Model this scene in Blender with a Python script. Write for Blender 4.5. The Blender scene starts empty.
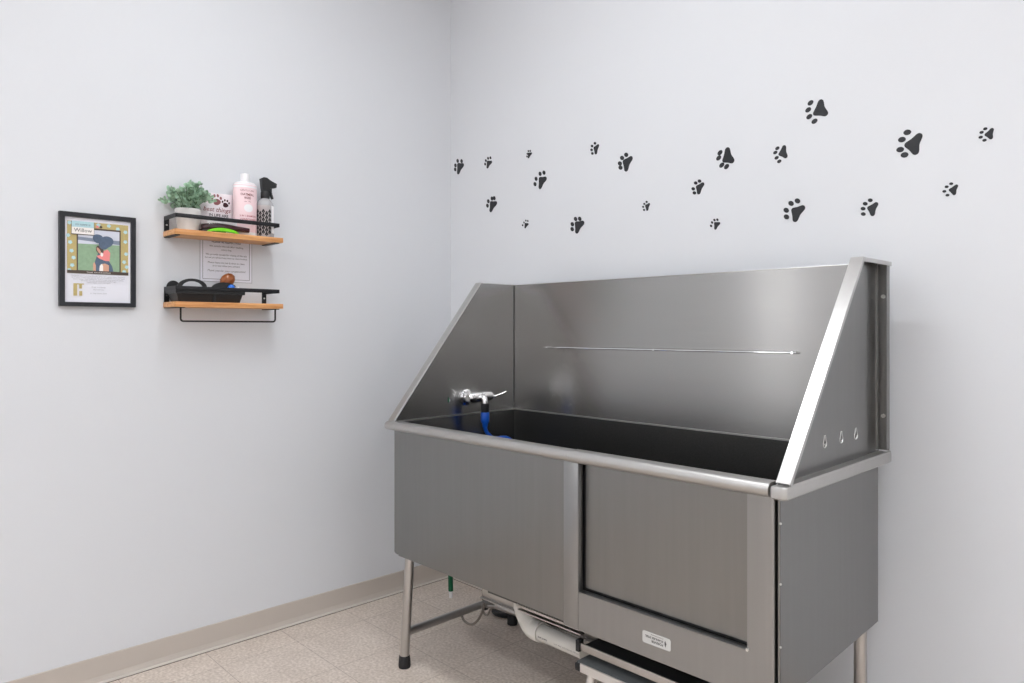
import bpy, bmesh, math, random
from mathutils import Vector, Matrix
from mathutils.geometry import tessellate_polygon
random.seed(7)
PI = math.pi
sc = bpy.context.scene
COL = sc.collection

# ------------------------------------------------------------------ materials
def srgb(r, g, b):
    def f(c):
        c /= 255.0
        return c / 12.92 if c <= 0.04045 else ((c + 0.055) / 1.055) ** 2.4
    return (f(r), f(g), f(b), 1.0)

def mat(name, col, rough=0.5, metal=0.0, noise=0.0, nscale=20.0, bump=0.0, bscale=60.0, stretch=(1, 1, 1), coat=0.0, emit=None, estr=0.0, aniso=0.0, rvar=0.0, trans=0.0, ior=1.45):
    m = bpy.data.materials.new(name); m.use_nodes = True
    nt = m.node_tree; b = nt.nodes['Principled BSDF']
    b.inputs['Base Color'].default_value = col
    b.inputs['Roughness'].default_value = rough
    b.inputs['Metallic'].default_value = metal
    b.inputs['IOR'].default_value = ior
    if coat: b.inputs['Coat Weight'].default_value = coat
    if trans: b.inputs['Transmission Weight'].default_value = trans
    if aniso:
        b.inputs['Anisotropic'].default_value = aniso; b.inputs['Anisotropic Rotation'].default_value = 0.25
        tg = nt.nodes.new('ShaderNodeTangent'); tg.direction_type = 'RADIAL'; tg.axis = 'Z'
        nt.links.new(tg.outputs['Tangent'], b.inputs['Tangent'])
    if emit:
        b.inputs['Emission Color'].default_value = emit; b.inputs['Emission Strength'].default_value = estr
    tc = nt.nodes.new('ShaderNodeTexCoord'); mp = nt.nodes.new('ShaderNodeMapping')
    mp.inputs['Scale'].default_value = stretch
    nt.links.new(tc.outputs['Object'], mp.inputs['Vector'])
    if noise:
        n = nt.nodes.new('ShaderNodeTexNoise'); n.inputs['Scale'].default_value = nscale; n.inputs['Detail'].default_value = 5
        nt.links.new(mp.outputs['Vector'], n.inputs['Vector'])
        mx = nt.nodes.new('ShaderNodeMix'); mx.data_type = 'RGBA'
        mx.inputs['A'].default_value = [c * (1 - noise) for c in col[:3]] + [1]
        mx.inputs['B'].default_value = [min(1, c * (1 + noise)) for c in col[:3]] + [1]
        nt.links.new(n.outputs['Fac'], mx.inputs['Factor']); nt.links.new(mx.outputs['Result'], b.inputs['Base Color'])
    if rvar:
        n = nt.nodes.new('ShaderNodeTexNoise'); n.inputs['Scale'].default_value = 2.2; n.inputs['Detail'].default_value = 1
        nt.links.new(tc.outputs['Object'], n.inputs['Vector'])
        mr = nt.nodes.new('ShaderNodeMapRange'); mr.inputs['From Min'].default_value = 0.0; mr.inputs['From Max'].default_value = 1.0
        mr.inputs['To Min'].default_value = rough - rvar; mr.inputs['To Max'].default_value = rough + rvar
        nt.links.new(n.outputs['Fac'], mr.inputs['Value']); nt.links.new(mr.outputs['Result'], b.inputs['Roughness'])
    if bump:
        n = nt.nodes.new('ShaderNodeTexNoise'); n.inputs['Scale'].default_value = bscale; n.inputs['Detail'].default_value = 3
        nt.links.new(mp.outputs['Vector'], n.inputs['Vector'])
        bp = nt.nodes.new('ShaderNodeBump'); bp.inputs['Strength'].default_value = bump; bp.inputs['Distance'].default_value = 0.002
        nt.links.new(n.outputs['Fac'], bp.inputs['Height']); nt.links.new(bp.outputs['Normal'], b.inputs['Normal'])
    return m

M = {}
M['wall'] = mat('wall_paint', (0.672, 0.685, 0.712, 1), 0.55, noise=0.012, nscale=2.0, bump=0.12, bscale=180)
M['ceiling'] = mat('ceiling_tile', (0.84, 0.84, 0.84, 1), 0.9, noise=0.03, nscale=90)
M['far_wall'] = mat('far_wall_paint', (0.78, 0.78, 0.79, 1), 0.6)
M['base'] = mat('vinyl_base', srgb(190, 181, 172), 0.45, noise=0.03, nscale=6)
M['base_lip'] = mat('vinyl_lip', srgb(210, 202, 194), 0.5)
M['gap'] = mat('dark_gap', srgb(88, 76, 68), 0.8)
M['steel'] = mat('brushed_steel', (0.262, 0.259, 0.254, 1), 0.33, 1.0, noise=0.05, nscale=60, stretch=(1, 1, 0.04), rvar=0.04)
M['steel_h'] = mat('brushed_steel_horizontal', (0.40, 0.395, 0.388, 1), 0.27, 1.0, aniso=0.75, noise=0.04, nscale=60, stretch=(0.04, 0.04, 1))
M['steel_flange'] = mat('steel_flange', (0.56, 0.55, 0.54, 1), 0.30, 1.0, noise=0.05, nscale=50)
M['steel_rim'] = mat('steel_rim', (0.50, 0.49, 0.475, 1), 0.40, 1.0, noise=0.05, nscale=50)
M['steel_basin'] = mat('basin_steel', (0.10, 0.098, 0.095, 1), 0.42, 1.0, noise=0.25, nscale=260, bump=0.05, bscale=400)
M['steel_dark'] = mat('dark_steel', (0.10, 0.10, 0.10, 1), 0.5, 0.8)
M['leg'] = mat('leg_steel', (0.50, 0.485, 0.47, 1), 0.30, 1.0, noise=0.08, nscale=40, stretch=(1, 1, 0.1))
M['steel_post_lit'] = mat('brushed_steel_lit', (0.335, 0.336, 0.335, 1), 0.33, 1.0, noise=0.05, nscale=60, stretch=(1, 1, 0.04), rvar=0.04)  # paler copy of the steel: brighter reflections on posts and apron put into colour
M['chrome'] = mat('chrome', (0.85, 0.85, 0.86, 1), 0.06, 1.0)
M['rubber'] = mat('black_rubber', (0.012, 0.012, 0.013, 1), 0.55, noise=0.1, nscale=80)
M['black_metal'] = mat('black_metal', (0.014, 0.014, 0.016, 1), 0.4, 0.3)
M['black_plastic'] = mat('black_plastic', (0.016, 0.016, 0.017, 1), 0.38, bump=0.1, bscale=300)
M['blue'] = mat('blue_hose', srgb(10, 74, 168), 0.35)
M['blue2'] = mat('blue_plastic', srgb(20, 110, 215), 0.3)
M['decal'] = mat('charcoal_vinyl', srgb(32, 33, 37), 0.5)
M['pvc'] = mat('pvc_white', srgb(205, 202, 196), 0.35, noise=0.03, nscale=15)
M['ink_grey'] = mat('grey_ink', srgb(90, 88, 88), 0.7)
M['ink_light'] = mat('light_grey_ink', srgb(165, 165, 168), 0.7)
M['ink'] = mat('black_ink', srgb(35, 33, 35), 0.7)
M['sticker'] = mat('silver_sticker', srgb(198, 198, 196), 0.35)
M['paper'] = mat('white_paper', srgb(226, 226, 234), 0.5)
M['frame'] = mat('frame_black', srgb(26, 27, 33), 0.4)
M['olive'] = mat('olive_print', srgb(186, 168, 112), 0.5, noise=0.1, nscale=80)
M['sky_blue'] = mat('sky_blue_print', srgb(178, 212, 218), 0.5, noise=0.08, nscale=200)
M['brown_print'] = mat('brown_print', srgb(78, 66, 58), 0.5)
M['green_print'] = mat('green_print', srgb(140, 168, 138), 0.5, noise=0.2, nscale=90)
M['sky_print'] = mat('pale_sky_print', srgb(205, 208, 220), 0.5)
M['tree_print'] = mat('distant_trees_print', srgb(128, 138, 155), 0.5)
M['navy_print'] = mat('navy_print', srgb(84, 100, 122), 0.5, noise=0.3, nscale=120)
M['pink_print'] = mat('coral_print', srgb(232, 140, 138), 0.5)
M['tan_print'] = mat('tan_print', srgb(206, 158, 136), 0.5)
M['white_print'] = mat('white_print', srgb(238, 232, 228), 0.5)
M['green'] = mat('green_plastic', srgb(8, 92, 58), 0.4)
M['lime'] = mat('lime_plastic', srgb(118, 212, 32), 0.35)
M['white_plastic'] = mat('white_plastic', srgb(238, 236, 238), 0.3)
M['pink'] = mat('pink_plastic', srgb(240, 212, 216), 0.32)
M['clear'] = mat('clear_plastic', (0.80, 0.80, 0.81, 1), 0.12, trans=0.55)
M['plum'] = mat('dark_plum_plastic', srgb(58, 26, 32), 0.25)
M['rose'] = mat('rose_ink', srgb(140, 84, 86), 0.6)
M['red_ink'] = mat('red_ink', srgb(178, 90, 98), 0.6)
M['signface'] = mat('sign_white', srgb(232, 224, 228), 0.5)
M['label_grey'] = mat('grey_label', srgb(176, 168, 168), 0.5)
M['amber'] = mat('amber_rubber', srgb(140, 74, 24), 0.28, noise=0.35, nscale=60, coat=0.4)
M['pot'] = mat('whitewashed_pot', srgb(220, 218, 216), 0.6, noise=0.08, nscale=40)
M['soil'] = mat('dark_moss', srgb(38, 48, 34), 0.9)
M['leaf'] = mat('eucalyptus_leaf', srgb(160, 190, 164), 0.5, noise=0.48, nscale=34)
M['stem'] = mat('leaf_stem', srgb(88, 112, 78), 0.6)
M['alu'] = mat('aluminium', (0.72, 0.71, 0.70, 1), 0.35, 0.9)
M['grip'] = mat('grey_grip', srgb(92, 95, 96), 0.6, noise=0.1, nscale=200, bump=0.2, bscale=300)
M['hose_grey'] = mat('grey_tube', srgb(140, 132, 124), 0.35, 0.3)
M['diffuser'] = mat('fill_panel_diffuser', (0.9, 0.9, 0.9, 1), 0.5, emit=(0.93, 0.965, 1.0, 1), estr=20.5)
M['glass_day'] = mat('daylit_glass', (0.9, 0.9, 0.9, 1), 0.3, emit=(0.97, 0.985, 1.0, 1), estr=3.0)
M['steel_dot'] = mat('screw_head', (0.75, 0.74, 0.72, 1), 0.3, 1.0)

def wood_mat():
    m = bpy.data.materials.new('pine_board'); m.use_nodes = True
    nt = m.node_tree; b = nt.nodes['Principled BSDF']; b.inputs['Roughness'].default_value = 0.45
    tc = nt.nodes.new('ShaderNodeTexCoord'); mp = nt.nodes.new('ShaderNodeMapping'); mp.inputs['Scale'].default_value = (14, 1.6, 30)
    n = nt.nodes.new('ShaderNodeTexNoise'); n.inputs['Scale'].default_value = 3; n.inputs['Detail'].default_value = 6; n.inputs['Distortion'].default_value = 0.6
    r = nt.nodes.new('ShaderNodeValToRGB'); r.color_ramp.elements[0].position = 0.3; r.color_ramp.elements[1].position = 0.7
    r.color_ramp.elements[0].color = srgb(188, 126, 70); r.color_ramp.elements[1].color = srgb(238, 182, 124)
    nt.links.new(tc.outputs['Object'], mp.inputs['Vector']); nt.links.new(mp.outputs['Vector'], n.inputs['Vector'])
    nt.links.new(n.outputs['Fac'], r.inputs['Fac']); nt.links.new(r.outputs['Color'], b.inputs['Base Color'])
    return m
M['wood'] = wood_mat()

def floor_mat():
    m = bpy.data.materials.new('speckled_tile'); m.use_nodes = True
    nt = m.node_tree; b = nt.nodes['Principled BSDF']; b.inputs['Roughness'].default_value = 0.42
    L = nt.links.new
    tc = nt.nodes.new('ShaderNodeTexCoord'); sx = nt.nodes.new('ShaderNodeSeparateXYZ'); L(tc.outputs['Object'], sx.inputs[0])
    def math_(op, a, bb=None, c=None):
        n = nt.nodes.new('ShaderNodeMath'); n.operation = op
        for i, v in enumerate((a, bb, c)):
            if v is None: continue
            if isinstance(v, (int, float)): n.inputs[i].default_value = v
            else: L(v, n.inputs[i])
        return n.outputs[0]
    T = 0.3048
    def line(out, off):
        t = math_('DIVIDE', math_('SUBTRACT', out, off), T)
        fr = math_('FRACT', t); d = math_('ABSOLUTE', math_('SUBTRACT', fr, 0.5))
        return math_('GREATER_THAN', d, 0.5 - 0.0034), math_('FLOOR', t)
    lx, ix = line(sx.outputs['X'], 0.795); ly, iy = line(sx.outputs['Y'], -0.6268)
    g = math_('MAXIMUM', lx, ly)
    n1 = nt.nodes.new('ShaderNodeTexNoise'); n1.inputs['Scale'].default_value = 95; n1.inputs['Detail'].default_value = 3
    n2 = nt.nodes.new('ShaderNodeTexNoise'); n2.inputs['Scale'].default_value = 9; n2.inputs['Detail'].default_value = 4
    L(tc.outputs['Object'], n1.inputs['Vector']); L(tc.outputs['Object'], n2.inputs['Vector'])
    cr = nt.nodes.new('ShaderNodeValToRGB'); e = cr.color_ramp.elements
    e[0].position = 0.32; e[0].color = srgb(194, 179, 166); e[1].position = 0.68; e[1].color = srgb(228, 216, 205)
    L(n1.outputs['Fac'], cr.inputs['Fac'])
    mx = nt.nodes.new('ShaderNodeMix'); mx.data_type = 'RGBA'; mx.blend_type = 'MULTIPLY'; mx.inputs['Factor'].default_value = 1
    cr2 = nt.nodes.new('ShaderNodeValToRGB'); e = cr2.color_ramp.elements
    e[0].position = 0.3; e[0].color = (0.9, 0.89, 0.88, 1); e[1].position = 0.7; e[1].color = (1, 1, 1, 1)
    L(n2.outputs['Fac'], cr2.inputs['Fac']); L(cr.outputs['Color'], mx.inputs['A']); L(cr2.outputs['Color'], mx.inputs['B'])
    # slight tone change from tile to tile
    wn = nt.nodes.new('ShaderNodeTexWhiteNoise'); cb = nt.nodes.new('ShaderNodeCombineXYZ'); L(ix, cb.inputs[0]); L(iy, cb.inputs[1]); L(cb.outputs[0], wn.inputs['Vector'])
    tone = math_('ADD', math_('MULTIPLY', wn.outputs['Value'], 0.05), 0.96)
    mt = nt.nodes.new('ShaderNodeVectorMath'); mt.operation = 'SCALE'; L(mx.outputs['Result'], mt.inputs[0]); L(tone, mt.inputs['Scale'])
    m3 = nt.nodes.new('ShaderNodeMix'); m3.data_type = 'RGBA'; m3.inputs['B'].default_value = srgb(158, 142, 130)
    L(g, m3.inputs['Factor']); L(mt.outputs[0], m3.inputs['A']); L(m3.outputs['Result'], b.inputs['Base Color'])
    return m
M['floor'] = floor_mat()

# ------------------------------------------------------------------ mesh helpers
ORG = {}   # name -> local origin subtracted from the vertices
def new(): return bmesh.new()

def box(bm, x0, x1, y0, y1, z0, z1, bev=0.0, seg=2):
    vs = [bm.verts.new((x, y, z)) for x in (x0, x1) for y in (y0, y1) for z in (z0, z1)]
    q = [(0, 1, 3, 2), (4, 6, 7, 5), (0, 4, 5, 1), (2, 3, 7, 6), (0, 2, 6, 4), (1, 5, 7, 3)]
    fs = [bm.faces.new([vs[i] for i in f]) for f in q]
    if bev:
        es = list({e for f in fs for e in f.edges})
        bmesh.ops.bevel(bm, geom=es, offset=bev, segments=seg, affect='EDGES', profile=0.5)
    return bm

def prism(bm, loops, fa, fb):
    """loops: 2D polygons (first outer, others holes); fa/fb map (u,v) to the two faces."""
    pts = [p for l in loops for p in l]
    tris = tessellate_polygon([[Vector((p[0], p[1], 0)) for p in l] for l in loops])
    A = [bm.verts.new(fa(*p)) for p in pts]; B = [bm.verts.new(fb(*p)) for p in pts]
    for t in tris:
        try:
            bm.faces.new([A[i] for i in t]); bm.faces.new([B[i] for i in reversed(t)])
        except ValueError: pass
    k = 0
    for l in loops:
        n = len(l)
        for i in range(n):
            a, b = k + i, k + (i + 1) % n
            bm.faces.new([A[a], A[b], B[b], B[a]])
        k += n
    return bm
def prism_x(bm, loops, x0, x1): return prism(bm, loops, lambda u, v: (x0, u, v), lambda u, v: (x1, u, v))
def prism_y(bm, loops, y0, y1): return prism(bm, loops, lambda u, v: (u, y0, v), lambda u, v: (u, y1, v))
def prism_z(bm, loops, z0, z1): return prism(bm, loops, lambda u, v: (u, v, z0), lambda u, v: (u, v, z1))

def tube(bm, pts, r, n=12, cap=True, closed=False):
    pts = [Vector(p) for p in pts]; rr = r if isinstance(r, (list, tuple)) else [r] * len(pts)
    rings = []; m = len(pts); up = None
    for i, p in enumerate(pts):
        if closed: d = (pts[(i + 1) % m] - pts[i - 1])
        else: d = (pts[min(i + 1, m - 1)] - pts[max(i - 1, 0)])
        d.normalize()
        if up is None:
            up = Vector((0, 0, 1)) if abs(d.z) < 0.9 else Vector((1, 0, 0))
            up = (up - d * up.dot(d)).normalized()
        else:
            up = up - d * up.dot(d)
            up.normalize()
        s = d.cross(up)
        rings.append([bm.verts.new(p + (up * math.cos(2 * PI * k / n) + s * math.sin(2 * PI * k / n)) * rr[i]) for k in range(n)])
    for i in range(m if closed else m - 1):
        a, b = rings[i], rings[(i + 1) % m]
        for k in range(n): bm.faces.new([a[k], a[(k + 1) % n], b[(k + 1) % n], b[k]])
    if cap and not closed:
        bm.faces.new(list(reversed(rings[0]))); bm.faces.new(rings[-1])
    return bm

def lathe(bm, prof, cx, cy, n=28, sx=1, sy=1, rot=0):
    rings = []
    for r, z in prof:
        rings.append([bm.verts.new((cx + math.cos(2 * PI * k / n + rot) * max(r, 1e-5) * sx, cy + math.sin(2 * PI * k / n + rot) * max(r, 1e-5) * sy, z)) for k in range(n)])
    for a, b in zip(rings, rings[1:]):
        for k in range(n): bm.faces.new([a[k], a[(k + 1) % n], b[(k + 1) % n], b[k]])
    bm.faces.new(list(reversed(rings[0]))); bm.faces.new(rings[-1])
    return bm

def smooth_path(pts, k=6):
    P = [Vector(p) for p in pts]; out = []
    for i in range(len(P) - 1):
        p0, p1, p2, p3 = P[max(i - 1, 0)], P[i], P[i + 1], P[min(i + 2, len(P) - 1)]
        for j in range(k):
            t = j / k
            out.append(0.5 * ((2 * p1) + (p2 - p0) * t + (2 * p0 - 5 * p1 + 4 * p2 - p3) * t * t + (3 * p1 - p0 - 3 * p2 + p3) * t ** 3))
    out.append(P[-1]); return out

def obj(name, bm, m, parent=None, smooth=True, origin=None, label=None, angle=0.6):
    if isinstance(bm, bmesh.types.BMesh):
        bmesh.ops.recalc_face_normals(bm, faces=bm.faces[:])
        me = bpy.data.meshes.new(name); bm.to_mesh(me); bm.free()
    else: me = bm
    org = Vector(origin) if origin is not None else (ORG.get(parent.name, Vector()) if parent else Vector())
    if org.length > 0: me.transform(Matrix.Translation(-org))
    for mm in (m if isinstance(m, (list, tuple)) else [m]): me.materials.append(mm)
    if smooth:
        for p in me.polygons: p.use_smooth = True
        me.set_sharp_from_angle(angle=angle)
    o = bpy.data.objects.new(name, me); COL.objects.link(o)
    if parent:
        o.parent = parent; ORG[o.name] = org
    elif origin is not None:
        o.location = org; ORG[o.name] = org
    if label: o['label'] = label
    return o

def thing(name, label, cat, loc, group=None, rotz=0, world=None):
    """Empty at the base; child vertices are given in the frame where loc is the base."""
    o = bpy.data.objects.new(name, None); COL.objects.link(o)
    o.location = world if world is not None else loc; o.rotation_euler = (0, 0, rotz)
    o['label'] = label; o['category'] = cat
    if group: o['group'] = group
    ORG[o.name] = Vector(loc)
    return o
def tag(o, label, cat, group=None, kind=None):
    o['label'] = label; o['category'] = cat
    if group: o['group'] = group
    if kind: o['kind'] = kind
    return o
def struct(name, bm, m, **k):
    o = obj(name, bm, m, smooth=False, **k); o['kind'] = 'structure'; return o

def text_bm(bm, lines, fmap, align='CENTER'):
    """lines: (string, u, v, size[, shear]); fmap (u, v) -> 3D point."""
    for ln in lines:
        s, u, v, size = ln[:4]
        cu = bpy.data.curves.new('t', 'FONT'); cu.body = s; cu.size = size; cu.align_x = align
        cu.resolution_u = 2
        if len(ln) > 4: cu.shear = ln[4]
        if len(ln) > 5: cu.offset = ln[5]
        to = bpy.data.objects.new('t', cu); COL.objects.link(to)
        dg = bpy.context.evaluated_depsgraph_get(); me = bpy.data.meshes.new_from_object(to.evaluated_get(dg))
        vs = [bm.verts.new(fmap(u + p.co.x, v + p.co.y)) for p in me.vertices]
        for f in me.polygons:
            try: bm.faces.new([vs[i] for i in f.vertices])
            except ValueError: pass
        bpy.data.objects.remove(to); bpy.data.curves.remove(cu); bpy.data.meshes.remove(me)
    return bm

# ------------------------------------------------------------------ camera
F, YAW, CX, CY, CH = 715.53, 0.8078, 2.8455, -2.289, 1.253
cam = bpy.data.cameras.new('camera'); co = bpy.data.objects.new('camera', cam); COL.objects.link(co)
cam.sensor_width = 36; cam.lens = F / 1024 * 36; cam.shift_y = (328.09 - 341.5) / 1024; cam.clip_start = 0.02
co.location = (CX, CY, CH); co.rotation_euler = (PI / 2, 0, YAW); sc.camera = co

def ray(u, v):
    t = (u - 512) / F
    return Vector((-math.sin(YAW) + t * math.cos(YAW), math.cos(YAW) + t * math.sin(YAW), (328.09 - v) / F))
def on_back(u, v, y=0.0):
    r = ray(u, v); k = (y - CY) / r.y; return (CX + k * r.x, CH + k * r.z)

# ------------------------------------------------------------------ room shell
RX, RY, RZ = 6.4, -6.2, 3.05
struct('floor', box(new(), -0.1, RX + .1, RY - .1, 0.1, -0.1, 0), M['floor'])
struct('ceiling', box(new(), -0.1, RX + .1, RY - .1, 0.1, RZ, RZ + 0.1), M['ceiling'])
# left wall with a window opening well behind the camera's view
WY0, WY1, WZ0, WZ1 = -4.45, -3.72, 0.95, 2.25
struct('wall_left', prism_x(new(), [[(RY - .1, 0), (0.1, 0), (0.1, RZ), (RY - .1, RZ)], [(WY0, WZ0), (WY1, WZ0), (WY1, WZ1), (WY0, WZ1)]], -0.1, 0), M['wall'])
struct('wall_back', box(new(), 0, RX, 0, 0.1, 0, RZ), M['wall'])
struct('wall_right', box(new(), RX, RX + .1, RY, 0, 0, RZ), M['far_wall'])
struct('wall_front', box(new(), 0, RX, RY - .1, RY, 0, RZ), M['far_wall'])
w = new(); FR = 0.04
for a in ((WY0, WY1, WZ0, WZ0 + FR), (WY0, WY1, WZ1 - FR, WZ1), (WY0, WY0 + FR, WZ0, WZ1), (WY1 - FR, WY1, WZ0, WZ1)):
    box(w, -0.07, -0.02, a[0], a[1], a[2], a[3])
wf = struct('window_1', w, M['white_plastic'])
pane = obj('pane', box(new(), -0.055, -0.045, WY0 + FR, WY1 - FR, WZ0 + FR, WZ1 - FR), M['glass_day'], wf)
# cove base and the pale lip with its dark joint
bl = struct('baseboard_left', prism_y(new(), [[(0, 0), (0.010, 0), (0.006, 0.012), (0.004, 0.020), (0.004, 0.088), (0.0025, 0.0905), (0, 0.0905)]], RY, -0.0005), M['base'])
bb = struct('baseboard_back', prism_x(new(), [[(0, 0), (-0.010, 0), (-0.006, 0.012), (-0.004, 0.020), (-0.004, 0.088), (-0.0025, 0.0905), (0, 0.0905)]], 0.0005, RX), M['base'])
struct('trim_1', box(new(), 0.010, 0.0295, RY, -0.010, 0, 0.0025), M['base_lip'])
struct('trim_2', box(new(), 0.010, RX, -0.0295, -0.010, 0, 0.0025), M['base_lip'])
struct('trim_3', box(new(), 0.0295, 0.0335, RY, -0.0295, 0, 0.0006), M['gap'])
struct('trim_4', box(new(), 0.0295, RX, -0.0335, -0.0295, 0, 0.0006), M['gap'])

# ceiling strips and added fill panels
M['strip'] = mat('strip_lens', (0.9, 0.9, 0.9, 1), 0.5, emit=(0.93, 0.965, 1.0, 1), estr=24.5)
for lx, ly in ((3.7, -1.5), (3.3, -2.9), (5.4, -0.95), (5.4, -2.9), (1.05, -4.9), (3.3, -4.9), (5.4, -4.9)):  # unseen square panels, added to even out the ambient light
    t = thing('fill_panel', 'added square light panel in the unseen ceiling, filling the room with even light', 'ceiling light', (lx, ly, RZ), 'added square fill light panels')
    hx, hy = 0.30, 0.30
    b = new()
    prism_z(b, [[(lx - hx, ly - hy), (lx + hx, ly - hy), (lx + hx, ly + hy), (lx - hx, ly + hy)], [(lx - hx + .02, ly - hy + .02), (lx + hx - .02, ly - hy + .02), (lx + hx - .02, ly + hy - .02), (lx - hx + .02, ly + hy - .02)]], RZ - 0.02, RZ - 0.0005)
    obj('frame', b, M['white_plastic'], t, smooth=False)
    obj('diffuser', box(new(), lx - hx + .02, lx + hx - .02, ly - hy + .02, ly + hy - .02, RZ - 0.012, RZ - 0.004), M['diffuser'], t, smooth=False)
for lx, ly, lab in ((1.35, -1.20, 'long ceiling strip light over the wash tub, above the picture'), (1.40, -2.9, 'long ceiling strip light beyond the left edge of the picture')):
    t = thing('strip_light', lab, 'ceiling light', (lx, ly, RZ), 'ceiling strip lights')
    b = new(); box(b, lx - .63, lx + .63, ly - .10, ly + .10, RZ - .025, RZ - .0005, .003); obj('housing', b, M['white_plastic'], t)
    b = new(); prism_x(b, [[(ly + .085 * math.cos(a), RZ - .0255 - .028 * math.sin(a)) for a in [PI * i / 12 for i in range(13)]]], lx - .62, lx + .62); obj('lens', b, M['strip'], t)

# ------------------------------------------------------------------ paw decals
PAWS = [
 (450,145,19.52,(165,385),(248,395),(165,535),[(152,310),(228,315),(108,398),(103,477)],'black paw print decal nearest the corner of the room'),
 (450,145,19.52,(740,330),(803,335),(735,430),[(745,260),(792,250),(702,305),(688,373)],'small black paw print decal in the upper row, second from the room corner'),
 (480,185,13.66,(155,245),(215,250),(150,345),[(165,185),(196,180),(115,222),(103,282)],'black paw print decal, leftmost of the lower row on the back wall'),
 (480,185,13.66,(622,530),(655,535),(620,578),[(628,487),(655,492),(602,512),(583,550)],'tiny black paw print decal in the lower row, second from the left'),
 (520,140,12.42,(108,170),(140,168),(108,215),[(105,138),(128,136),(93,172),(88,205)],'tiny black paw print decal in the upper row, smallest near the corner'),
 (520,140,12.42,(252,483),(313,482),(252,583),[(251,420),(299,406),(201,482),(187,549)],'medium black paw print decal just below right of the tiny upper one'),
 (560,135,6.5,(226,84),(247,70),(234,116),[(228,54),(209,72),(206,97),(211,120)],'small narrow black paw print decal left of a larger one, above the tub centre'),
 (560,135,6.5,(420,173),(460,153),(431,222),[(431,129),(404,149),(390,185),(394,212)],'medium black paw print decal right beside the small narrow one'),
 (560,135,6.5,(107,575),(147,572),(111,626),[(102,546),(129,545),(81,580),(80,612)],'medium black paw print decal, third from the left in the lower row'),
 (560,135,6.5,(560,460),(579,450),(568,485),[(564,435),(549,448),(541,467),(547,487)],'tiny black paw print decal alone in the middle of the lower row'),
 (680,135,6.833,(305,172),(325,103),(355,175),[(274,121),(265,157),(286,206),(319,216)],'large black paw print decal pointing down left, above the middle of the tub'),
 (680,135,6.833,(686,130),(712,84),(722,145),[(666,91),(652,120),(661,156),(679,180)],'medium black paw print decal pointing down left, below the topmost paw'),
 (680,135,6.833,(120,355),(155,337),(129,393),[(134,315),(108,328),(91,368),(99,396)],'small black paw print decal below left of the large one over the tub'),
 (680,135,6.833,(241,603),(267,604),(243,638),[(236,581),(256,579),(220,598),(213,621)],'tiny black paw print decal lowest on the wall, above the middle of the tub'),
 (770,90,8.54,(390,197),(434,105),(472,200),[(347,110),(327,170),(336,228),(381,267)],'large charcoal paw print decal, topmost of all on the back wall'),
 (775,185,8.904,(167,225),(245,205),(182,305),[(201,142),(144,164),(101,225),(103,284)],'large black paw print decal in the lower row, above the right end of the tub'),
 (775,185,8.904,(840,205),(900,172),(870,258),[(849,136),(804,167),(785,211),(787,259)],'medium black paw print decal in the lower row, just above the tub corner'),
 (885,115,7.592,(172,227),(258,163),(232,278),[(170,132),(129,187),(116,263),(149,303)],'large charcoal paw print decal on the right, beyond the end of the tub'),
 (885,115,7.592,(770,149),(812,112),(805,172),[(762,105),(734,132),(727,169),(756,192)],'small black paw print decal farthest right on the back wall'),
 (885,115,7.592,(497,569),(542,540),(526,596),[(503,522),(469,545),(451,580),(475,609)],'small black paw print decal below and right of the large right hand one'),
]
def pad_outline(A, B, C, rA, rB, rC):
    """rounded triangle: arcs at the three lobes, joined by slightly hollow sides."""
    P = [Vector(A), Vector(B), Vector(C)]; R = [rA, rB, rC]
    if (P[1] - P[0]).cross(P[2] - P[0]) < 0: P = [P[0], P[2], P[1]]; R = [R[0], R[2], R[1]]
    out = []
    tang = []
    for i in range(3):
        p, q = P[i], P[(i + 1) % 3]; d = (q - p); L = d.length; d.normalize(); n = Vector((d.y, -d.x))
        s = (R[i] - R[(i + 1) % 3]) / L; nn = n * math.sqrt(max(0, 1 - s * s)) + d * s
        tang.append(nn)
    for i in range(3):
        n0, n1 = tang[i - 1], tang[i]
        a0 = math.atan2(n0.y, n0.x); a1 = math.atan2(n1.y, n1.x)
        while a1 < a0: a1 += 2 * PI
        for k in range(9):
            a = a0 + (a1 - a0) * k / 8; out.append(P[i] + Vector((math.cos(a), math.sin(a))) * R[i])
        q = P[(i + 1) % 3] + n1 * R[(i + 1) % 3]; p = P[i] + n1 * R[i]; L = (q - p).length
        hol = 0.075 if (i == 1) else 0.035
        for k in range(1, 7):
            t = k / 7; out.append(p.lerp(q, t) - n1 * L * hol * math.sin(PI * t) ** 2)
    return out
for (ox, oy, s, A, B, C, toes, lab) in PAWS:
    f = lambda p: Vector(on_back(ox + p[0] / s, oy + p[1] / s))
    a, b, c = f(A), f(B), f(C); S = (b - c).length
    ctr = (a + b + c) / 3
    t = thing('paw_print_decal', lab, 'wall decal', (ctr.x, 0, ctr.y), 'paw print wall decals')
    pts = pad_outline(a, b, c, 0.20 * S, 0.225 * S, 0.225 * S)
    obj('pad', prism_y(new(), [[(p.x, p.y) for p in pts]], -0.0012, -0.0002), M['decal'], t, smooth=False)
    d = (a - (b + c) / 2).normalized(); n = Vector((-d.y, d.x))
    for q in toes:
        k = f(q); ring = [k + d * math.cos(2 * PI * i / 20) * 0.245 * S + n * math.sin(2 * PI * i / 20) * 0.185 * S for i in range(20)]
        obj('toe', prism_y(new(), [[(p.x, p.y) for p in ring]], -0.0012, -0.0002), M['decal'], t, smooth=False)

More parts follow.
